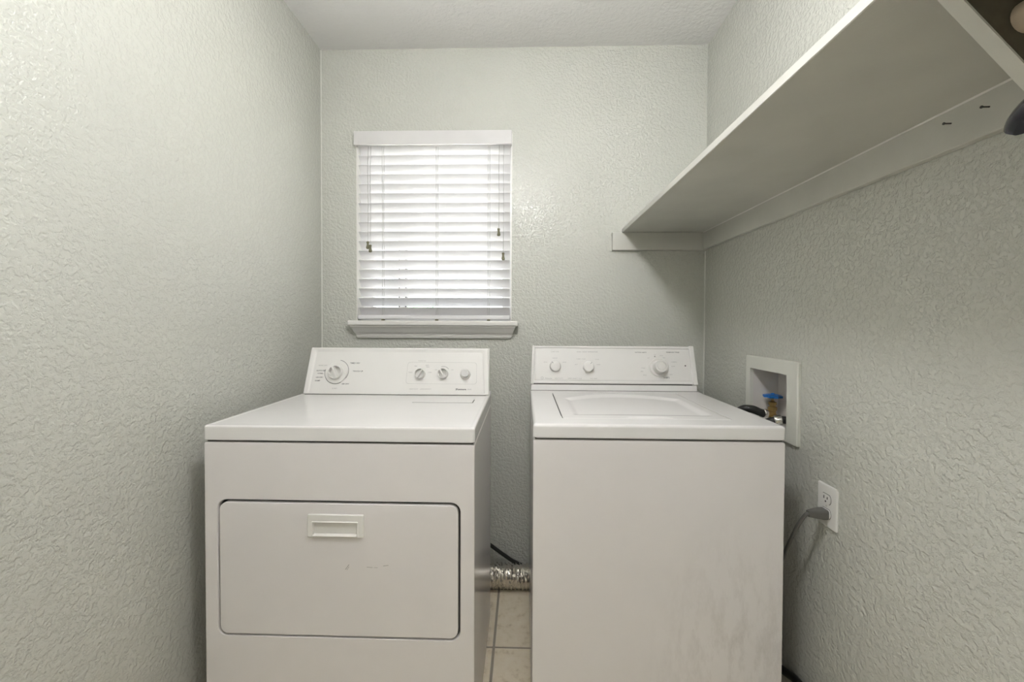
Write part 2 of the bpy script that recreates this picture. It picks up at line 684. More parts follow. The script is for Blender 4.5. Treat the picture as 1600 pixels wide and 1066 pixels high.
bridge_rings(b, [[(0.8188, y, 1.6028), (0.8160, y, 1.6028), (0.8188, y, 1.6000)] for y in (-0.58, 1.930)])
obj('highlight_bead', b, 'trim', cl)  # white bead paints the light caught along the cleat's top edge
for i_, (cx_, sx_) in enumerate(((XL, 1), (XR, -1))):
    b = B()
    bridge_rings(b, [[(cx_ + sx_ * 0.0003, YB - 0.0003, z), (cx_ + sx_ * 0.0045, YB - 0.0003, z), (cx_ + sx_ * 0.0003, YB - 0.0045, z)] for z in ((0.0, ZC - 0.001) if sx_ > 0 else (0.0, 1.52))])
    struct(obj('trim_%d' % (i_ + 2), b, 'caulk'))
pole = B()
lathe(pole, [(0.0185, 0.0), (0.0185, 1.092)], frame_at((0.5865, 0.5095, 1.5483), (0, -1, 0)), 24)
pole = obj('closet_pole', pole, 'rod')
tag(pole, 'round wooden closet pole under the near end of the shelf', 'pole')

# black hanger hanging on the pole
hg = thing('coat_hanger', 'glossy black suit hanger hooked on the pole under the shelf', 'hanger', (0.5865, 0.345, 1.36))
b = B()
arm = [(-0.205, -0.006, -0.137, 0.010, 0.005), (-0.202, -0.006, -0.130, 0.020, 0.013), (-0.192, -0.005, -0.121, 0.025, 0.019),
       (-0.165, -0.003, -0.096, 0.024, 0.018), (-0.11, 0.0, -0.043, 0.016, 0.016),
       (-0.05, 0, -0.013, 0.010, 0.015), (0, 0, 0.0, 0.009, 0.017), (0.05, 0, -0.013, 0.010, 0.015), (0.11, 0.0, -0.043, 0.016, 0.016),
       (0.165, -0.003, -0.096, 0.024, 0.018), (0.192, -0.005, -0.121, 0.025, 0.019), (0.202, -0.006, -0.130, 0.020, 0.013), (0.205, -0.006, -0.137, 0.010, 0.005)]
pr = smooth_path([(a_[0], a_[1], a_[2]) for a_ in arm], 5)
pw = smooth_path([(a_[3], a_[4], 0) for a_ in arm], 5)
arm = [(p.x, p.y, p.z, q.x, q.y) for p, q in zip(pr, pw)]
rings = []
for dx, dy, dz, wy, hz in arm:
    c = Vector((0.5995 + dx, 0.345 + dy, 1.479 + dz))
    ring = []
    for k in range(28):
        a = 2 * pi * k / 28
        zz = sin(a)
        zz = zz if zz > 0 else zz * 0.35
        ring.append((c.x, c.y + wy * cos(a), c.z + hz * zz))
    rings.append(ring)
bridge_rings(b, rings)
obj('shoulders', b, 'gloss_black', hg, angle=60)
b = B()
hk = [(0.5865, 0.345, 1.485), (0.5865, 0.345, 1.515)]
hk += [(0.5865 + 0.022 * cos(a), 0.345, 1.5483 + 0.0215 * sin(a)) for a in [R(t) for t in range(-60, 190, 20)]]
tube(b, smooth_path(hk, 4), 0.0018, 8)
obj('hook', b, 'chrome', hg)

# ------------------------------------------------------------------ clothes dryer
dr = thing('clothes_dryer', 'white front loading clothes dryer left of the gap, beside the left wall', 'dryer', (-0.4976, 1.38, 0))
DX0, DX1, DY0, DY1 = -0.867, -0.1285, 1.100, 1.645
# cabinet with a recessed door opening
DOOR = (-0.8275, -0.1695, 0.333, 0.7015)
b = B()
r0 = [(x, z) for x, z in rrect(DX0, DX1, 0.012, 0.861, 0.004)]
r1 = rrect(DX0 + 0.004, DX1 - 0.004, 0.016, 0.857, 0.004)
d0 = rrect(DOOR[0] - 0.004, DOOR[1] + 0.004, DOOR[2] - 0.004, DOOR[3] + 0.004, 0.026)
d1 = rrect(DOOR[0] - 0.002, DOOR[1] + 0.002, DOOR[2] - 0.002, DOOR[3] + 0.002, 0.025)
bridge_rings(b, [[(x, DY1, z) for x, z in r0], [(x, DY0 + 0.006, z) for x, z in r0], [(x, DY0 + 0.0015, z) for x, z in rrect(DX0 + 0.0012, DX1 - 0.0012, 0.0132, 0.8598, 0.004)],
                 [(x, DY0, z) for x, z in r1],
                 [(x, DY0, z) for x, z in d0], [(x, DY0 + 0.003, z) for x, z in d1], [(x, DY0 + 0.036, z) for x, z in d1]])
cab = obj('cabinet', b, 'enamel', dr, angle=40)
b = B()
gk = rrect(DOOR[0] + 0.02, DOOR[1] - 0.02, DOOR[2] + 0.02, DOOR[3] - 0.02, 0.015)
bridge_rings(b, [[(x, DY0 + 0.030, z) for x, z in gk], [(x, DY0 + 0.0125, z) for x, z in gk], [(x, DY0 + 0.0125, z) for x, z in rrect(DOOR[0] - 0.0018, DOOR[1] + 0.0018, DOOR[2] - 0.0018, DOOR[3] + 0.0018, 0.025)],
                 [(x, DY0 + 0.030, z) for x, z in rrect(DOOR[0] - 0.0018, DOOR[1] + 0.0018, DOOR[2] - 0.0018, DOOR[3] + 0.0018, 0.025)]], cap0=False, cap1=False)
obj('door_gasket', b, 'gap', dr)
b = B()
dd = lambda e, r: rrect(DOOR[0] + e, DOOR[1] - e, DOOR[2] + e, DOOR[3] - e - 0.0012, r)
HF = (-0.5795, -0.4270, 0.6075, 0.6695)
hole = rrect(-0.575, -0.431, 0.611, 0.665, 0.003)
bridge_rings(b, [[(x, DY0 + 0.012, z) for x, z in dd(0.0030, 0.022)], [(x, DY0 + 0.004, z) for x, z in dd(0.0030, 0.022)],
                 [(x, DY0 + 0.0004, z) for x, z in dd(0.0034, 0.0215)], [(x, DY0 - 0.001, z) for x, z in dd(0.005, 0.021)],
                 [(x, DY0 - 0.001, z) for x, z in hole], [(x, DY0 + 0.012, z) for x, z in hole]], cap0=False, cap1=False)
door = obj('door', b, 'enamel', dr, angle=40)
# recessed pull
b = B()
fr = lambda e, r: rrect(HF[0] + e, HF[1] - e, HF[2] + e, HF[3] - e, r)
iw = rrect(-0.5660, -0.4425, 0.6125, 0.6500, 0.002)
iw2 = rrect(-0.5645, -0.4440, 0.6125, 0.6485, 0.002)
bridge_rings(b, [[(x, DY0 - 0.0010, z) for x, z in fr(0, 0.003)], [(x, DY0 - 0.0050, z) for x, z in fr(0.0002, 0.003)], [(x, DY0 - 0.0062, z) for x, z in fr(0.0015, 0.003)],
                 [(x, DY0 - 0.0062, z) for x, z in rrect(-0.5675, -0.4410, 0.6105, 0.6520, 0.003)],
                 [(x, DY0 - 0.0085, z) for x, z in iw],
                 [(x, DY0 - 0.0080, z) for x, z in iw2],
                 [(x, DY0 + 0.0300, z) for x, z in rrect(-0.5560, -0.4500, 0.6350, 0.6475, 0.002)]])
obj('pull_handle', b, 'trim', door, angle=30)
b = B()
for x0, z0, dx, dz, t in ((-0.478, 0.519, 0.010, 0.014, 0.0007), (-0.474, 0.518, 0.006, 0.009, 0.0005), (-0.42, 0.527, 0.016, -0.001, 0.0005), (-0.375, 0.531, 0.014, 0.002, 0.0006),
                          (-0.40, 0.526, 0.01, 0.0, 0.0004)):
    n_ = Vector((-dz, 0, dx)).normalized() * t
    p = Vector((x0, DY0 - 0.00115, z0))
    q = p + Vector((dx, 0, dz))
    b.faces.new([b.verts.new(v) for v in (p - n_, q - n_, q + n_, p + n_)])
obj('scuff_marks', b, 'scuff', door, recalc=False)['kind'] = 'stuff'
# base filler under the deck (dark seam)
b = B()
box(b, DX0 + 0.006, DX1 - 0.006, DY0 + 0.008, DY1 - 0.01, 0.855, 0.870)
obj('deck_seam', b, 'gap', dr)
# deck with drip edge
b = B()
top = lambda e, z: [(x, y, z) for x, y in rrect(DX0 + e, DX1 - e, DY0 - 0.002 + e, DY1 + 0.012 - e, 0.008)]
bridge_rings(b, [top(0.003, 0.8655), top(0.0, 0.868), top(0.0, 0.9005), top(0.0012, 0.9045), top(0.004, 0.9062), top(0.011, 0.9063), top(0.017, 0.9045)])
deck = obj('top_deck', b, 'enamel_top', dr, angle=50)
# lint screen lid groove
b = B()
gz = 0.9048
box(b, -0.392, -0.178, 1.4495, 1.4515, gz - 0.001, gz)
hexa(b, [(-0.1795, 1.4495, gz - 0.001), (-0.1765, 1.4495, gz - 0.001), (-0.1765, 1.512, gz - 0.001), (-0.1795, 1.512, gz - 0.001),
         (-0.1795, 1.4495, gz), (-0.1765, 1.4495, gz), (-0.1765, 1.512, gz), (-0.1795, 1.512, gz)])
obj('lint_screen_seam', b, 'gap', deck)
b = B()
box(b, -0.391, -0.1798, 1.4518, 1.56, gz - 0.001, gz + 0.0006, 0.0004, 1)
obj('lint_screen_lid', b, 'enamel_top', deck)
# rear corner ears of the deck
for ex in (DX0 + 0.004, DX1 - 0.004):
    b = B()
    hexa(b, [(ex - 0.004, 1.60, 0.9045), (ex + 0.004, 1.60, 0.9045), (ex + 0.004, 1.655, 0.9045), (ex - 0.004, 1.655, 0.9045),
             (ex - 0.003, 1.64, 0.916), (ex + 0.003, 1.64, 0.916), (ex + 0.003, 1.655, 0.916), (ex - 0.003, 1.655, 0.916)], 0.0015, 2)
    obj('deck_ear', b, 'enamel_top', deck)
b = B()
lathe(b, [(0.009, 0.0), (0.009, 0.003), (0.0065, 0.005), (0.0065, 0.0075), (0.005, 0.009)], frame_at((DX1, 1.172, 0.860), (1, 0, 0)), 16)
obj('hinge_screw', b, 'chrome', dr)
for fx in (DX0 + 0.05, DX1 - 0.05):
    for fy in (DY0 + 0.06, DY1 - 0.06):
        b = B()
        lathe(b, [(0.018, 0.0), (0.018, 0.006), (0.008, 0.008), (0.008, 0.0125)], Matrix.Translation((fx, fy, 0)), 12)
        obj('foot', b, 'rubber', dr)


class Panel:
    """local frame on a tilted control panel: u right, v up the slope, n out of it"""

    def __init__(s, o, v):
        s.o = Vector(o)
        s.U = Vector((1, 0, 0))
        s.V = Vector(v).normalized()
        s.N = s.U.cross(s.V).normalized()

    def p(s, u, v, n=0.0):
        return s.o + s.U * u + s.V * v + s.N * n

    def m(s, u, v, n=0.0, rot=0.0):
        m = Matrix((s.U, s.V, s.N)).transposed().to_4x4()
        m.translation = s.p(u, v, n)
        return m @ Matrix.Rotation(R(rot), 4, 'Z')


DP = Panel((-0.857, 1.588, 0.905), (0, 0.057, 0.178))
b = B()
# wedge behind the fascia
prof = [(1.593, 0.907), (1.655, 0.907), (1.655, 1.083), (1.649, 1.083)]
bridge_rings(b, [[(-0.852 + 0.002, y, z) for y, z in prof], [(-0.1335 - 0.002, y, z) for y, z in prof]])
con = obj('console', b, 'plastic', dr)
b = B()
box(b, -0.853, -0.1345, 1.5925, 1.64, 0.9042, 0.9085)
obj('console_gap', b, 'gap', dr)
b = B()
E0 = [(0.0, 0.0022), (0.7265, 0.0022), (0.7155, 0.188), (0.006, 0.188)]


def quad_ring(cs, e, r, n, P, seg=5):
    """rounded quadrilateral ring inset by e on panel P"""
    cs = [Vector((x, y)) for x, y in cs]
    k = len(cs)
    ins = []
    for i in range(k):
        a, c, d = cs[i - 1], cs[i], cs[(i + 1) % k]
        t1 = (c - a).normalized()
        t2 = (d - c).normalized()
        n1 = Vector((-t1.y, t1.x))
        n2 = Vector((-t2.y, t2.x))
        bis = (n1 + n2)
        bis = bis / bis.dot(n1)
        ins.append(c + bis * e)
    out = []
    for i in range(k):
        a, c, d = ins[i - 1], ins[i], ins[(i + 1) % k]
        p0 = c + (a - c).normalized() * r
        p1 = c + (d - c).normalized() * r
        for j in range(seg + 1):
            t = j / seg
            q = p0 * (1 - t) ** 2 + c * 2 * t * (1 - t) + p1 * t * t
            out.append(P.p(q.x, q.y, n))
    return out


INS = [(0.0305, 0.012), (0.697, 0.012), (0.686, 0.160), (0.0395, 0.160)]
MID = [(0.0225, 0.006), (0.7045, 0.006), (0.6935, 0.170), (0.0315, 0.170)]
bridge_rings(b, [quad_ring(E0, 0.001, 0.006, -0.012, DP), quad_ring(E0, 0.0, 0.006, -0.004, DP), quad_ring(E0, 0.0015, 0.006, -0.001, DP),
                 quad_ring(E0, 0.004, 0.006, 0.0, DP),
                 quad_ring([(0.016, 0.004), (0.710, 0.004), (0.700, 0.180), (0.025, 0.180)], 0, 0.008, 0.0, DP),
                 quad_ring(MID, 0, 0.010, -0.0042, DP), quad_ring(INS, 0, 0.012, -0.0042, DP),
                 quad_ring(INS, 0.0008, 0.011, -0.0066, DP), quad_ring(INS, 0.0030, 0.011, -0.0066, DP), quad_ring(INS, 0.0036, 0.011, -0.0044, DP), quad_ring(INS, 0.0060, 0.011, -0.0042, DP)])
obj('fascia', b, 'plastic', con, angle=30)


def ring_line(bm, cs, r, wdt, n, P):
    a = quad_ring(cs, 0, r, n, P)
    c = quad_ring(cs, wdt, r, n, P)
    va = [bm.verts.new(p) for p in a]
    vc = [bm.verts.new(p) for p in c]
    for i in range(len(va)):
        j = (i + 1) % len(va)
        bm.faces.new((va[i], va[j], vc[j], vc[i]))


def arc_line(bm, P, u, v, r, a0, a1, wdt, n):
    k = max(4, int(abs(a1 - a0) / 6))
    prev = None
    for i in range(k + 1):
        a = R(a0 + (a1 - a0) * i / k)
        c = (bm.verts.new(P.p(u + r * cos(a), v + r * sin(a), n)), bm.verts.new(P.p(u + (r + wdt) * cos(a), v + (r + wdt) * sin(a), n)))
        if prev:
            bm.faces.new((prev[0], c[0], c[1], prev[1]))
        prev = c


PN = -0.0039
b = B()
for s, u, v, sz, al in (('TIMED DRY', 0.1695, 0.1255, 0.0078, 'LEFT'), ('TOUCH UP', 0.184, 0.0930, 0.0080, 'LEFT'), ('AIR DRY', 0.1465, 0.0425, 0.0078, 'LEFT'),
                        ('AUTO DRY', 0.039, 0.0945, 0.0080, 'LEFT'), ('NORMAL', 0.0445, 0.0835, 0.0058, 'LEFT'), ('LESS DRY', 0.0405, 0.0678, 0.0070, 'LEFT'), ('DAMP', 0.039, 0.0546, 0.0075, 'LEFT'),
                        ('DRYNESS', 0.456, 0.1432, 0.0060, 'CENTER'), ('SIGNAL', 0.5495, 0.1417, 0.0068, 'CENTER'), ('PUSH TO START', 0.6315, 0.1422, 0.0062, 'CENTER')):
    text_into(b, s, sz, DP.m(u, v, PN), al, 0.0001)
arc_line(b, DP, 0.1215, 0.0915, 0.0455, 80, -35, 0.0016, PN)
arc_line(b, DP, 0.1195, 0.0885, 0.0455, 165, 300, 0.0012, PN)
text_into(b, 'Kenmore', 0.0098, DP.m(0.5985, 0.0250, PN), 'LEFT', 0.0003)
b2 = B()
for cs in ([(-0.0, 0.0), (0.0016, 0.0), (0.0016, 0.0088), (0.0, 0.0088)],):
    b.faces.new([b.verts.new(DP.p(0.5958 + x, 0.0205 + y, PN)) for x, y in cs])
b2.free()
obj('lettering', b, 'print', con, recalc=False)['kind'] = 'stuff'
b = B()
for s, u, v, sz, al in (('MORE DRY', 0.0445, 0.1152, 0.0072, 'LEFT'), ('START', 0.121, 0.0243, 0.0070, 'CENTER'), ('HEAVY DUTY', 0.4143, 0.0245, 0.0058, 'LEFT'), ('LARGE CAPACITY', 0.4555, 0.0247, 0.0056, 'LEFT'),
                        ('SERIES', 0.640, 0.0249, 0.0062, 'LEFT'), ('MED', 0.433, 0.1150, 0.0060, 'CENTER'), ('PERM', 0.478, 0.1185, 0.0056, 'CENTER'), ('PRESS', 0.481, 0.1120, 0.0056, 'CENTER'),
                        ('HIGH', 0.414, 0.0905, 0.0062, 'CENTER'), ('LOW', 0.490, 0.0905, 0.0062, 'CENTER'), ('OFF', 0.5145, 0.1010, 0.0055, 'CENTER'), ('ON', 0.5775, 0.1010, 0.0058, 'CENTER'),
                        ('TEMPERATURE', 0.456, 0.1362, 0.0048, 'CENTER')):
    text_into(b, s, sz, DP.m(u, v, PN), al)
ring_line(b, [(0.3985, 0.0455), (0.6760, 0.0455), (0.6735, 0.1310), (0.4005, 0.1310)], 0.012, 0.0006, PN, DP)
arc_line(b, DP, 0.5425, 0.0895, 0.0245, 110, 35, 0.0018, PN)
obj('fine_lettering', b, 'faint_print', con, recalc=False)['kind'] = 'stuff'


def bar_knob(name, P, u, v, n, r_skirt, r, h, rot, parent):
    """knob: skirt, cup with a sunken face and a raised grip bar across it"""
    b = B()
    prof = []
    if r_skirt > r:
        prof += [(r_skirt, 0.0), (r_skirt, 0.0035), (r_skirt - 0.0012, 0.005), (r * 1.12, 0.0055), (r * 1.02, 0.0075)]
    else:
        prof += [(r, 0.0)]
    prof += [(r, h * 0.9), (r * 0.95, h), (r * 0.88, h), (r * 0.82, h * 0.22)]
    lathe(b, prof, P.m(u, v, n), 36, cap0=False)
    m4 = P.m(u, v, n, rot)
    q = [(-r * 0.20, -r * 0.90), (r * 0.20, -r * 0.90), (r * 0.20, r * 0.90), (-r * 0.20, r * 0.90)]
    q2 = [(-r * 0.15, -r * 0.92), (r * 0.15, -r * 0.92), (r * 0.15, r * 0.92), (-r * 0.15, r * 0.92)]
    hexa(b, [m4 @ Vector((x, y, h * 0.18)) for x, y in q] + [m4 @ Vector((x, y, h * 1.05)) for x, y in q2])
    return obj(name, b, 'knob', parent)


bar_knob('timer_knob', DP, 0.1203, 0.0865, -0.0042, 0.0435, 0.0275, 0.021, 28, con)
bar_knob('selector_knob', DP, 0.4535, 0.0845, -0.0042, 0.020, 0.0200, 0.018, -32, con)
bar_knob('selector_knob', DP, 0.5430, 0.0850, -0.0042, 0.020, 0.0200, 0.018, 35, con)
b = B()
lathe(b, [(0.0202, 0), (0.0202, 0.009), (0.019, 0.011), (0.0165, 0.011), (0.0155, 0.009)], DP.m(0.6305, 0.0845, -0.0042), 32)
sb = obj('start_button', b, 'knob', con)
b = B()
lathe(b, [(0.0145, 0.009), (0.0145, 0.021), (0.0135, 0.022), (0.006, 0.0212)], DP.m(0.6305, 0.0845, -0.0042), 28)
obj('button_cap', b, 'grey_button', con)

# ------------------------------------------------------------------ washing machine
wm = thing('washing_machine', 'white top loading washing machine beside the right wall, under the shelf', 'washing machine', (0.3697, 1.45, 0))
WX_0, WX_1, WY0, WY1 = 0.0275, 0.7110, 1.140, 1.715
b = B()
ra = rrect(WX_0, WX_1, 0.012, 0.8665, 0.006)
bridge_rings(b, [[(x, WY1, z) for x, z in ra], [(x, WY0 + 0.006, z) for x, z in ra],
                 [(x, WY0 + 0.0015, z) for x, z in rrect(WX_0 + 0.0015, WX_1 - 0.0015, 0.0135, 0.865, 0.006)],
                 [(x, WY0, z) for x, z in rrect(WX_0 + 0.006, WX_1 - 0.006, 0.018, 0.8605, 0.006)]])
obj('cabinet', b, 'enamel', wm, angle=40)
b = B()
box(b, WX_0 + 0.006, WX_1 - 0.006, WY0 + 0.008, WY1 - 0.01, 0.860, 0.876)
obj('deck_seam', b, 'gap', wm)
b = B()
tp = lambda e, z, r=0.010: [(x, y, z) for x, y in rrect(WX_0 + e, WX_1 - e, WY0 - 0.003 + e, WY1 - e, r)]
LID = (0.1145, 0.6035, 1.205, 1.6500)
lid_r = lambda e, z, r=0.012: [(x, y, z) for x, y in rrect(LID[0] + e, LID[1] - e, LID[2] + e, LID[3] - e, r)]
bridge_rings(b, [tp(0.004, 0.8705), tp(0.0, 0.874), tp(0.0, 0.9015), tp(0.0014, 0.9062), tp(0.0045, 0.9092), tp(0.009, 0.910),
                 lid_r(-0.001, 0.9102), lid_r(-0.0003, 0.9096), lid_r(0.0, 0.900)])
wdeck = obj('top_deck', b, 'enamel_top', wm, angle=50)
# lid: a pressed panel with an arched dish and a finger dip at the front
b = B()
nx, ny = 72, 64
grid = []
for j in range(ny + 1):
    row = []
    for i in range(nx + 1):
        u = i / nx
        v = j / ny
        x = LID[0] + 0.0018 + (LID[1] - LID[0] - 0.0036) * u
        y = LID[2] + 0.0015 + (LID[3] - LID[2] - 0.003) * v
        # arched outline: front edge straight, back edge bowed
        cx = (2 * u - 1) / 0.86
        cy = (v - 0.10) / (0.62 + 0.22 * (1 - min(1, cx * cx)))
        d = min(1 - abs(cx), cy, 1 - cy) if 0 < cy < 1 and abs(cx) < 1 else 0
        d = max(0.0, min(1.0, d / 0.11))
        z = 0.9105 - 0.0058 * (d * d * (3 - 2 * d))
        # finger dip
        fx = (x - 0.370) / 0.066
        fy = (y - 1.205) / 0.030
        f = max(0.0, min(1.0, 1.6 * (1 - fx ** 4 - fy * fy)))
        z -= 0.0085 * f
        if i in (0, nx) or j in (0, ny):
            z -= 0.0010
        row.append(b.verts.new((x, y, z)))
    grid.append(row)
for j in range(ny):
    for i in range(nx):
        b.faces.new((grid[j][i], grid[j][i + 1], grid[j + 1][i + 1], grid[j + 1][i]))
edge = [grid[0][i] for i in range(nx + 1)] + [grid[j][nx] for j in range(1, ny + 1)] + [grid[ny][i] for i in range(nx - 1, -1, -1)] + [grid[j][0] for j in range(ny - 1, 0, -1)]
low = [b.verts.new((v.co.x, v.co.y, 0.8995)) for v in edge]
for i in range(len(edge)):
    j = (i + 1) % len(edge)
    b.faces.new((edge[i], edge[j], low[j], low[i]))
b.faces.new(low[::-1])
obj('lid', b, 'enamel_top', wm, angle=60)
b = B()
box(b, 0.1125, 0.1147, 1.242, 1.598, 0.9085, 0.9106)
obj('lid_seam', b, 'gap', wdeck)
# backsplash strip under the console
b = B()
hexa(b, [(WX_0 + 0.003, 1.697, 0.905), (WX_1 - 0.006, 1.697, 0.905), (WX_1 - 0.006, WY1 - 0.0005, 0.905), (WX_0 + 0.003, WY1 - 0.0005, 0.905),
         (WX_0 + 0.005, 1.700, 0.934), (WX_1 - 0.009, 1.700, 0.934), (WX_1 - 0.009, WY1 - 0.0005, 0.934), (WX_0 + 0.005, WY1 - 0.0005, 0.934)], 0.002, 2)
obj('backsplash', b, 'enamel_top', wm)
b = B()
box(b, WX_0 + 0.004, WX_1 - 0.007, 1.6962, 1.70, 0.9095, 0.9112)
obj('backsplash_seam', b, 'gap', wm)
b = B()
box(b, WX_0 + 0.012, WX_1 - 0.016, 1.708, 1.745, 0.930, 0.944)
obj('console_gap', b, 'gap', wm)
WP = Panel((0.032, 1.697, 0.939), (0, 0.04, 0.150))
b = B()
prof = [(1.703, 0.941), (1.745, 0.941), (1.748, 1.088), (1.741, 1.090)]
bridge_rings(b, [[(0.040, y, z) for y, z in prof], [(0.696, y, z) for y, z in prof]])
wcon = obj('console', b, 'plastic', wm)
b = B()
WE = [(0.004, 0.0), (0.669, 0.0), (0.665, 0.1535), (0.0085, 0.1555)]
WI = [(0.018, 0.0155), (0.652, 0.0155), (0.6475, 0.1405), (0.0215, 0.1425)]
bridge_rings(b, [quad_ring(WE, 0.001, 0.005, -0.012, WP), quad_ring(WE, 0, 0.005, -0.003, WP), quad_ring(WE, 0.002, 0.005, 0.0, WP),
                 quad_ring(WI, -0.007, 0.004, 0.0, WP), quad_ring(WI, -0.0062, 0.004, -0.0045, WP), quad_ring(WI, -0.0015, 0.003, -0.0045, WP), quad_ring(WI, -0.0008, 0.003, -0.003, WP), quad_ring(WI, 0.003, 0.003, -0.003, WP)])
obj('fascia', b, 'plastic', wcon, angle=30)
# end caps
b = B()
hexa(b, [WP.p(0.6545, -0.003, -0.046), WP.p(0.6745, -0.003, -0.046), WP.p(0.6745, -0.003, 0.0035), WP.p(0.6545, -0.003, 0.0035),
         WP.p(0.6500, 0.1585, -0.010), WP.p(0.6690, 0.1585, -0.010), WP.p(0.6690, 0.1585, 0.0035), WP.p(0.6500, 0.1585, 0.0035)], 0.0035, 3)
obj('end_cap', b, 'plastic', wcon)
b = B()
hexa(b, [WP.p(-0.0015, -0.003, -0.046), WP.p(0.0105, -0.003, -0.046), WP.p(0.0105, -0.003, 0.0035), WP.p(-0.0015, -0.003, 0.0035),
         WP.p(0.0045, 0.1585, -0.010), WP.p(0.0145, 0.1585, -0.010), WP.p(0.0145, 0.1585, 0.0035), WP.p(0.0045, 0.1585, 0.0035)], 0.0035, 3)
obj('end_cap', b, 'plastic', wcon)


def dome_knob(P, u, v, n, r, h, rot, parent):
    b = B()
    lathe(b, [(r * 1.02, 0), (r, h * 0.75), (r * 0.93, h * 0.93), (r * 0.80, h), (r * 0.3, h * 1.02)], P.m(u, v, n), 32)
    k = obj('selector_knob', b, 'knob', parent)
    b = B()
    m4 = P.m(u, v, n, rot)
    hexa(b, [m4 @ Vector((x, y, z)) for z in (h * 0.7, h * 1.04) for x, y in ((-0.0012, r * 0.62), (0.0012, r * 0.62), (0.0012, r * 1.0), (-0.0012, r * 1.0))])
    m = obj('pointer_mark', b, 'faint_print', parent)
    return k


dome_knob(WP, 0.0985, 0.0705, -0.003, 0.0215, 0.021, 40, wcon)
dome_knob(WP, 0.2338, 0.0690, -0.003, 0.0215, 0.021, -38, wcon)
b = B()
lathe(b, [(0.039, 0), (0.039, 0.005), (0.0365, 0.0075), (0.033, 0.0075), (0.030, 0.006)], WP.m(0.5225, 0.0695, -0.003), 40)
td = obj('timer_dial', b, 'knob', wcon)
b = B()
lathe(b, [(0.0275, 0.004), (0.0275, 0.010), (0.0260, 0.012), (0.0255, 0.034), (0.0238, 0.037), (0.0185, 0.037), (0.0180, 0.0345), (0.0165, 0.0345), (0.016, 0.0375), (0.010, 0.0385)],
      WP.m(0.5225, 0.0695, -0.003), 40)
hexa(b, [WP.m(0.5225, 0.0695, -0.003, 48) @ Vector((x, y, z)) for z in (0.004, 0.022) for x, y in ((0.020, -0.005), (0.034, -0.003), (0.034, 0.003), (0.020, 0.005))])
obj('timer_knob', b, 'knob', wcon)
b = B()
for s, u, v, sz in (('COTTON HEAVY', 0.4285, 0.1312, 0.0062), ('PERMANENT PRESS', 0.5575, 0.1322, 0.0062), ('KNITS', 0.5395, 0.0268, 0.0085)):
    text_into(b, s, sz, WP.m(u, v, -0.0027), 'LEFT', 0.00005)
lathe(b, [(0.0030, 0), (0.0030, 0.0004)], WP.m(0.6308, 0.0767, -0.003), 12)
lathe(b, [(0.0022, 0), (0.0022, 0.0003)], WP.m(0.5095, 0.1145, -0.003), 10)
obj('lettering', b, 'print', wcon, recalc=False)['kind'] = 'stuff'
b = B()
for s, u, v, sz, al in (('LOAD SIZE', 0.0985, 0.1322, 0.0068, 'CENTER'), ('WASH / RINSE TEMPERATURE', 0.189, 0.1320, 0.0066, 'LEFT'),
                        ('MEDIUM', 0.0985, 0.105, 0.0056, 'CENTER'), ('SMALL', 0.060, 0.088, 0.0056, 'CENTER'), ('LARGE', 0.137, 0.088, 0.0056, 'CENTER'),
                        ('WARM / COLD', 0.187, 0.1020, 0.0056, 'LEFT'), ('COLD', 0.265, 0.1010, 0.0056, 'LEFT'), ('HOT', 0.180, 0.079, 0.0056, 'LEFT'), ('WARM', 0.268, 0.079, 0.0056, 'LEFT'),
                        ('Kenmore', 0.058, 0.0213, 0.0072, 'LEFT'), ('HEAVY DUTY', 0.096, 0.0213, 0.0058, 'LEFT'), ('SUPER CAPACITY PLUS', 0.150, 0.0213, 0.0056, 'LEFT'), ('TWO SPEED', 0.240, 0.0213, 0.0056, 'LEFT'),
                        ('OFF', 0.510, 0.121, 0.0050, 'CENTER'), ('RINSE', 0.530, 0.118, 0.0050, 'LEFT'), ('SPIN', 0.542, 0.109, 0.0050, 'LEFT'),
                        ('NORMAL', 0.574, 0.092, 0.0058, 'LEFT'), ('SOAK', 0.574, 0.074, 0.0058, 'LEFT'), ('WASH', 0.452, 0.066, 0.0055, 'LEFT'), ('SPIN', 0.448, 0.052, 0.0055, 'LEFT'),
                        ('RINSE', 0.457, 0.037, 0.0055, 'LEFT'), ('SPIN', 0.565, 0.040, 0.0052, 'LEFT'), ('OFF', 0.478, 0.108, 0.0052, 'LEFT')):
    text_into(b, s, sz, WP.m(u, v, -0.0027), al)
arc_line(b, WP, 0.0452, 0.0225, 0.0042, 0, 360, 0.0011, -0.0027)
obj('fine_lettering', b, 'faint_print', wcon, recalc=False)['kind'] = 'stuff'
for fx in (WX_0 + 0.05, WX_1 - 0.05):
    for fy in (WY0 + 0.06, WY1 - 0.06):
        b = B()
        lathe(b, [(0.018, 0.0), (0.018, 0.006), (0.008, 0.008), (0.008, 0.0125)], Matrix.Translation((fx, fy, 0)), 12)
        obj('foot', b, 'rubber', wm)

# ------------------------------------------------------------------ recessed supply box in the right wall
bx = thing('washer_outlet_box', 'cream recessed water supply box with blue valve handle in the right wall', 'outlet box', (XR, 1.43, BZ0))
b = B()
OUT = (1.275, 1.569, 0.8125, 1.071)
ring = lambda x, y0, y1, z0, z1, r: [(x, y, z) for y, z in rrect(y0, y1, z0, z1, r)]
XB = XR + 0.088
i0 = (BY0 + 0.003, BY1 - 0.003, BZ0 + 0.003, BZ1 - 0.003)
bridge_rings(b, [ring(XR - 0.0003, *OUT, 0.006), ring(XR - 0.008, *OUT, 0.006), ring(XR - 0.011, OUT[0] + 0.003, OUT[1] - 0.003, OUT[2] + 0.003, OUT[3] - 0.003, 0.006),
                 ring(XR - 0.011, i0[0], i0[1], i0[2], i0[3], 0.003), ring(XR + 0.004, i0[0], i0[1], i0[2], i0[3], 0.003)], cap0=False, cap1=False)
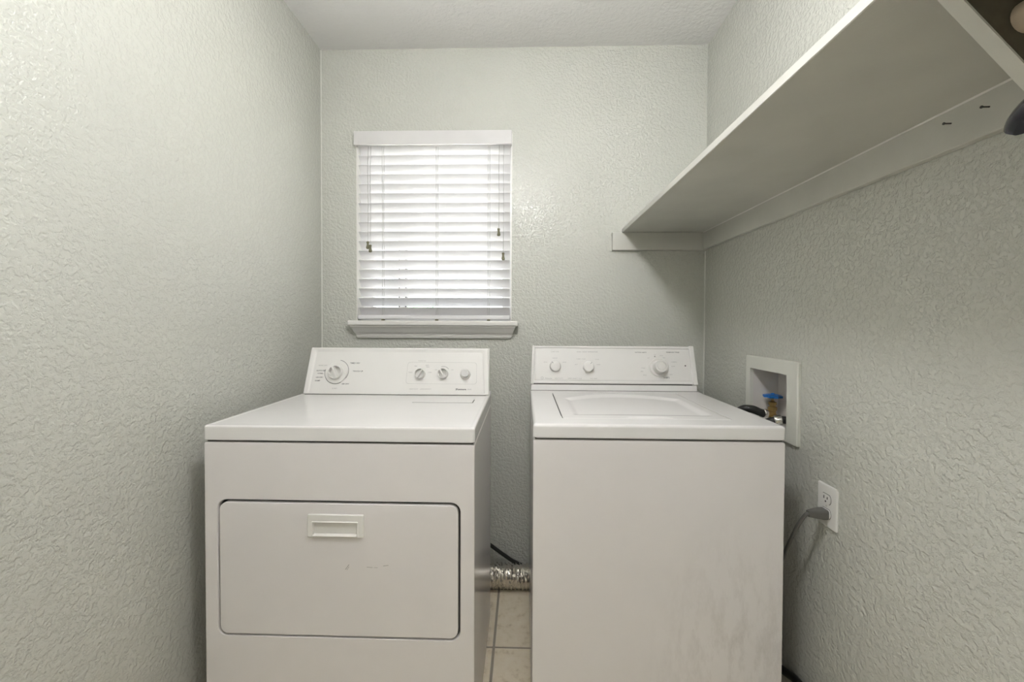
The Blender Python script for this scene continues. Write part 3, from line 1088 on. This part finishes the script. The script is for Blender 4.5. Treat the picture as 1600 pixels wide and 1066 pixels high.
obj('face_frame', b, 'box', bx)
b = B()
bridge_rings(b, [ring(XR + 0.001, i0[0] + 0.0005, i0[1] - 0.0005, i0[2] + 0.0005, i0[3] - 0.0005, 0.003), ring(XB, i0[0] + 0.004, i0[1] - 0.004, i0[2] + 0.002, i0[3] - 0.002, 0.003)], cap0=False)
obj('box_liner', b, 'box_in', bx)
VX, VY = 0.883, 1.494
b = B()
lathe(b, [(0.013, 0.856), (0.013, 0.868), (0.011, 0.869), (0.011, 0.880), (0.0145, 0.881), (0.0145, 0.892), (0.010, 0.893), (0.010, 0.899), (0.013, 0.900), (0.013, 0.909), (0.008, 0.911), (0.0045, 0.914), (0.0045, 0.928)],
      Matrix.Translation((VX, VY, 0)), 14)
lathe(b, [(0.0115, 0), (0.0115, 0.02), (0.0135, 0.021), (0.0135, 0.032)], frame_at((VX, VY, 0.874), (-1, -0.15, -0.25), (0, 1, 0)), 12)
vb = obj('supply_valve', b, 'brass', bx)
b = B()
pts = []
sg = 40
rings = []
for (k_, h) in ((0.55, 0.9235), (1.0, 0.9265), (1.0, 0.9335), (0.55, 0.937)):
    rings.append([(VX + 0.028 * k_ * (1 + (0.13 * cos(8 * a) if k_ == 1.0 else 0)) * cos(a), VY + 0.028 * k_ * (1 + (0.13 * cos(8 * a) if k_ == 1.0 else 0)) * sin(a), h)
                  for a in [2 * pi * i / sg for i in range(sg)]])
bridge_rings(b, rings)
lathe(b, [(0.006, 0.935), (0.006, 0.940), (0.003, 0.941)], Matrix.Translation((VX, VY, 0)), 10)
obj('valve_handle', b, 'blue', vb, angle=45)
VX2, VY2 = 0.872, 1.368
b = B()
lathe(b, [(0.013, 0.856), (0.013, 0.862), (0.010, 0.864), (0.010, 0.872), (0.014, 0.873), (0.014, 0.879), (0.009, 0.880)], Matrix.Translation((VX2, VY2, 0)), 14)
obj('supply_valve', b, 'brass', bx)

hz = thing('water_hose', 'black rubber water hose arching out under the blue valve handle', 'hose', (0.80, 1.53, 0.5), 'washer water hoses')
b = B()
tube(b, smooth_path([(VX - 0.030, VY - 0.004, 0.868), (0.835, 1.490, 0.8745), (0.810, 1.497, 0.8835), (0.784, 1.515, 0.876), (0.768, 1.545, 0.83), (0.766, 1.60, 0.70), (0.768, 1.68, 0.45), (0.76, 1.78, 0.30)], 8), 0.0135, 12)
obj('hose', b, 'rubber', hz)
b = B()
lathe(b, [(0.0145, 0), (0.0165, 0.002), (0.0165, 0.012), (0.0145, 0.014)], frame_at((VX - 0.022, VY - 0.003, 0.869), (-1, -0.1, 0.05), (0, 1, 0)), 14)
obj('coupling', b, 'chrome', hz)
hz2 = thing('water_hose', 'lower black hose with chrome coupling at the front of the supply box', 'hose', (0.80, 1.38, 0.5), 'washer water hoses')
b = B()
tube(b, smooth_path([(VX2 - 0.012, VY2 + 0.000, 0.872), (0.845, 1.372, 0.874), (0.82, 1.385, 0.868), (0.800, 1.405, 0.851), (0.780, 1.455, 0.80), (0.768, 1.54, 0.62), (0.765, 1.66, 0.40), (0.75, 1.78, 0.25)], 8), 0.0125, 12)
obj('hose', b, 'rubber', hz2)
b = B()
lathe(b, [(0.0135, 0), (0.0155, 0.002), (0.0155, 0.018), (0.0135, 0.022)], frame_at((0.842, 1.373, 0.8745), (-1, 0.35, -0.18), (0, 1, 0)), 14)
obj('coupling', b, 'chrome', hz2)

# ------------------------------------------------------------------ wall outlet with plug
ol = thing('wall_outlet', 'white duplex wall outlet on the right wall beside the washer', 'outlet', (XR, 1.1555, 0.689))
b = B()
OP = (1.1190, 1.1920, 0.6310, 0.7460)
bridge_rings(b, [ring(XR - 0.0003, *OP, 0.004), ring(XR - 0.0035, *OP, 0.004), ring(XR - 0.006, OP[0] + 0.0035, OP[1] - 0.0035, OP[2] + 0.0035, OP[3] - 0.0035, 0.004)])
obj('cover_plate', b, 'outlet', ol)
for zc in (0.7085, 0.6690):
    b = B()
    seg = 24
    face = []
    for k in range(seg):
        a = 2 * pi * k / seg
        face.append((1.1555 + 0.0170 * cos(a), max(-0.0125, min(0.0125, 0.0170 * sin(a))) + zc))
    bridge_rings(b, [[(XR - 0.0055, y, z) for y, z in face], [(XR - 0.0085, y, z) for y, z in face]])
    rc = obj('receptacle', b, 'outlet', ol)
    b = B()
    for s in range(seg):
        pass
    outer = [(1.1555 + (y - 1.1555) * 1.07, zc + (z - zc) * 1.09) for y, z in face]
    bridge_rings(b, [[(XR - 0.0056, y, z) for y, z in outer], [(XR - 0.0063, y, z) for y, z in outer]])
    obj('receptacle_gap', b, 'gap', ol)
    for dy, hh in ((0.0063, 0.0082), (-0.0063, 0.0068)):
        b = B()
        box(b, XR - 0.0089, XR - 0.008, 1.1555 + dy - 0.0013, 1.1555 + dy + 0.0013, zc + 0.0035 - hh / 2, zc + 0.0035 + hh / 2)
        obj('slot', b, 'gap', rc)
    b = B()
    lathe(b, [(0.0024, 0), (0.0024, 0.0009)], frame_at((XR - 0.008, 1.1555, zc - 0.0070), (-1, 0, 0), (0, 1, 0)), 10)
    obj('ground_hole', b, 'gap', rc)
b = B()
lathe(b, [(0.0032, 0), (0.0032, 0.001), (0.002, 0.0016)], frame_at((XR - 0.0058, 1.1555, 0.68875), (-1, 0, 0), (0, 1, 0)), 10)
obj('screw', b, 'grey_button', ol)

pc = thing('power_cord', 'flat grey power cord plugged into the white wall outlet', 'cord', (0.79, 1.18, 0.4))
b = B()
prof = [(0.0, 0.0155, 0.0125), (0.012, 0.0155, 0.0125), (0.030, 0.0120, 0.0105), (0.046, 0.0080, 0.0085)]
zc = 0.6675
rings = []
for d, wy, hz_ in prof:
    x = XR - 0.0090 - d
    rings.append([(x, 1.1560 + yy, zc - d * 0.02 + zz) for yy, zz in rrect(-wy, wy, -hz_, hz_, 0.005, 3)])
bridge_rings(b, rings)
obj('plug', b, 'grey_rubber', pc)
b = B()
tube(b, smooth_path([(XR - 0.050, 1.1565, 0.6665), (0.779, 1.160, 0.660), (0.770, 1.172, 0.630), (0.764, 1.195, 0.575), (0.758, 1.222, 0.505), (0.756, 1.30, 0.32), (0.758, 1.45, 0.14), (0.755, 1.60, 0.05), (0.74, 1.78, 0.02)], 8), 0.0058, 10, flat=(1.35, 0.8))
obj('cord', b, 'grey_rubber', pc)

# black drain hose between washer and wall, low
dh = B()
tube(dh, smooth_path([(0.80, 1.80, 0.013), (0.812, 1.60, 0.014), (0.822, 1.42, 0.055), (0.8235, 1.315, 0.094), (0.8235, 1.228, 0.118), (0.822, 1.08, 0.095), (0.81, 0.96, 0.04), (0.79, 0.86, 0.0125), (0.74, 0.80, 0.0118)], 8), 0.0115, 12)
dh = obj('cable', dh, 'rubber')
tag(dh, 'thick black cable along the right wall low beside the washer', 'cable')

# ------------------------------------------------------------------ foil dryer duct and black dryer cord in the gap
b = B()
path = smooth_path([(-0.30, 1.735, 0.072), (-0.22, 1.80, 0.067), (-0.13, 1.826, 0.0625), (-0.04, 1.832, 0.0585), (0.06, 1.838, 0.0545), (0.20, 1.845, 0.0545), (0.34, 1.86, 0.06), (0.42, 1.90, 0.08), (0.44, 1.945, 0.10)], 26)
rnd = random.Random(3)
n = len(path)
rings = []
acc = 0.0
for i, p in enumerate(path):
    if i:
        acc += (p - path[i - 1]).length
    t = (path[min(i + 1, n - 1)] - path[max(i - 1, 0)]).normalized()
    x = t.cross(Vector((0, 0, 1))).normalized()
    y = x.cross(t)
    r0_ = 0.0490 + 0.0042 * cos(acc * 2 * pi / 0.0165)
    ring_ = []
    for k in range(30):
        a = 2 * pi * (k + 0.5 * (i % 2)) / 30
        r_ = r0_ + rnd.uniform(-0.0022, 0.0022)
        ring_.append(p + x * (r_ * cos(a)) + y * (r_ * sin(a)))
    rings.append(ring_)
bridge_rings(b, rings)
fd = obj('vent_duct', b, 'foil', angle=4)
tag(fd, 'crinkled silver foil dryer vent duct on the floor behind the gap', 'duct')

b = B()
tube(b, smooth_path([(-0.36, 1.70, 0.42), (-0.30, 1.78, 0.33), (-0.23, 1.86, 0.235), (-0.1535, 1.89, 0.168), (-0.09, 1.90, 0.1165), (-0.04, 1.905, 0.081), (0.0254, 1.912, 0.050), (0.08, 1.917, 0.024), (0.20, 1.925, 0.0105), (0.40, 1.925, 0.0095)], 8), 0.0085, 10)
dc = obj('dryer_cord', b, 'rubber')
tag(dc, 'black dryer power cord sloping down behind the foil duct', 'cord')

# ------------------------------------------------------------------ globe lamps (out of frame; the rear one is an added fill light)
def lamp_light(name, power, r):
    m, nt, b = new_mat(name)
    b.inputs['Base Color'].default_value = (0.8, 0.8, 0.8, 1)
    b.inputs['Emission Color'].default_value = (0.99, 0.985, 1.0, 1)
    b.inputs['Emission Strength'].default_value = power / (pi * 4 * pi * r * r)
    return m


for (lx, ly, lz), pw_, lab in ((LAMP, LAMP_POWER, 'white glass globe lamp hanging from the ceiling above the machines'),
                               (REAR_FILL, REAR_FILL_POWER, 'added fill light in a white glass globe near the rear wall')):
    t = thing('ceiling_lamp', lab, 'lamp', (lx, ly, ZC))
    b = B()
    lathe(b, [(0.070, ZC), (0.070, ZC - 0.012), (0.06, ZC - 0.020), (0.012, ZC - 0.024), (0.010, lz + 0.120), (0.03, lz + 0.115), (0.03, lz + 0.088)], Matrix.Translation((lx, ly, 0)), 24)
    obj('canopy', b, 'lamp', t)
    b = B()
    bmesh.ops.create_icosphere(b, subdivisions=3, radius=0.095, matrix=Matrix.Translation((lx, ly, lz)))
    obj('globe', b, lamp_light('lit_opal_glass', pw_, 0.095), t)

# ------------------------------------------------------------------ outdoors, glimpsed between the slats
b = B()
box(b, -30, 30, 2.6, 60, -0.5, -0.4)
struct(obj('ground', b, 'bounce_ground'))


def bush(name, cx, cy, r, h, label, seed):
    rr = random.Random(seed)
    t = thing(name, label, 'tree', (cx, cy, -0.4), 'trees outside the window')
    b = B()
    lathe(b, [(0.12, -0.4), (0.08, h * 0.5)], Matrix.Translation((cx, cy, 0)), 8)
    obj('trunk', b, 'bark', t)
    b = B()
    for _ in range(2600):
        d = Vector((rr.gauss(0, 1), rr.gauss(0, 1), rr.gauss(0, 1))).normalized() * (rr.random() ** 0.4)
        c = Vector((cx + d.x * r, cy + d.y * r, h * 0.62 + d.z * h * 0.40))
        u = Vector((rr.gauss(0, 1), rr.gauss(0, 1), rr.gauss(0, 1))).normalized() * 0.09
        v = u.orthogonal().normalized() * 0.05
        b.faces.new([b.verts.new(p) for p in (c - u, c + v, c + u, c - v)])
    f = obj('foliage', b, 'leaf', t, recalc=False)
    f['kind'] = 'stuff'


bush('garden_tree', -2.9, 11.5, 0.75, 1.62, 'leafy green tree seen between the lowest blind slats', 1)
bush('garden_tree', -1.25, 12.3, 0.75, 1.52, 'leafy green tree right of the other one beyond the window', 2)
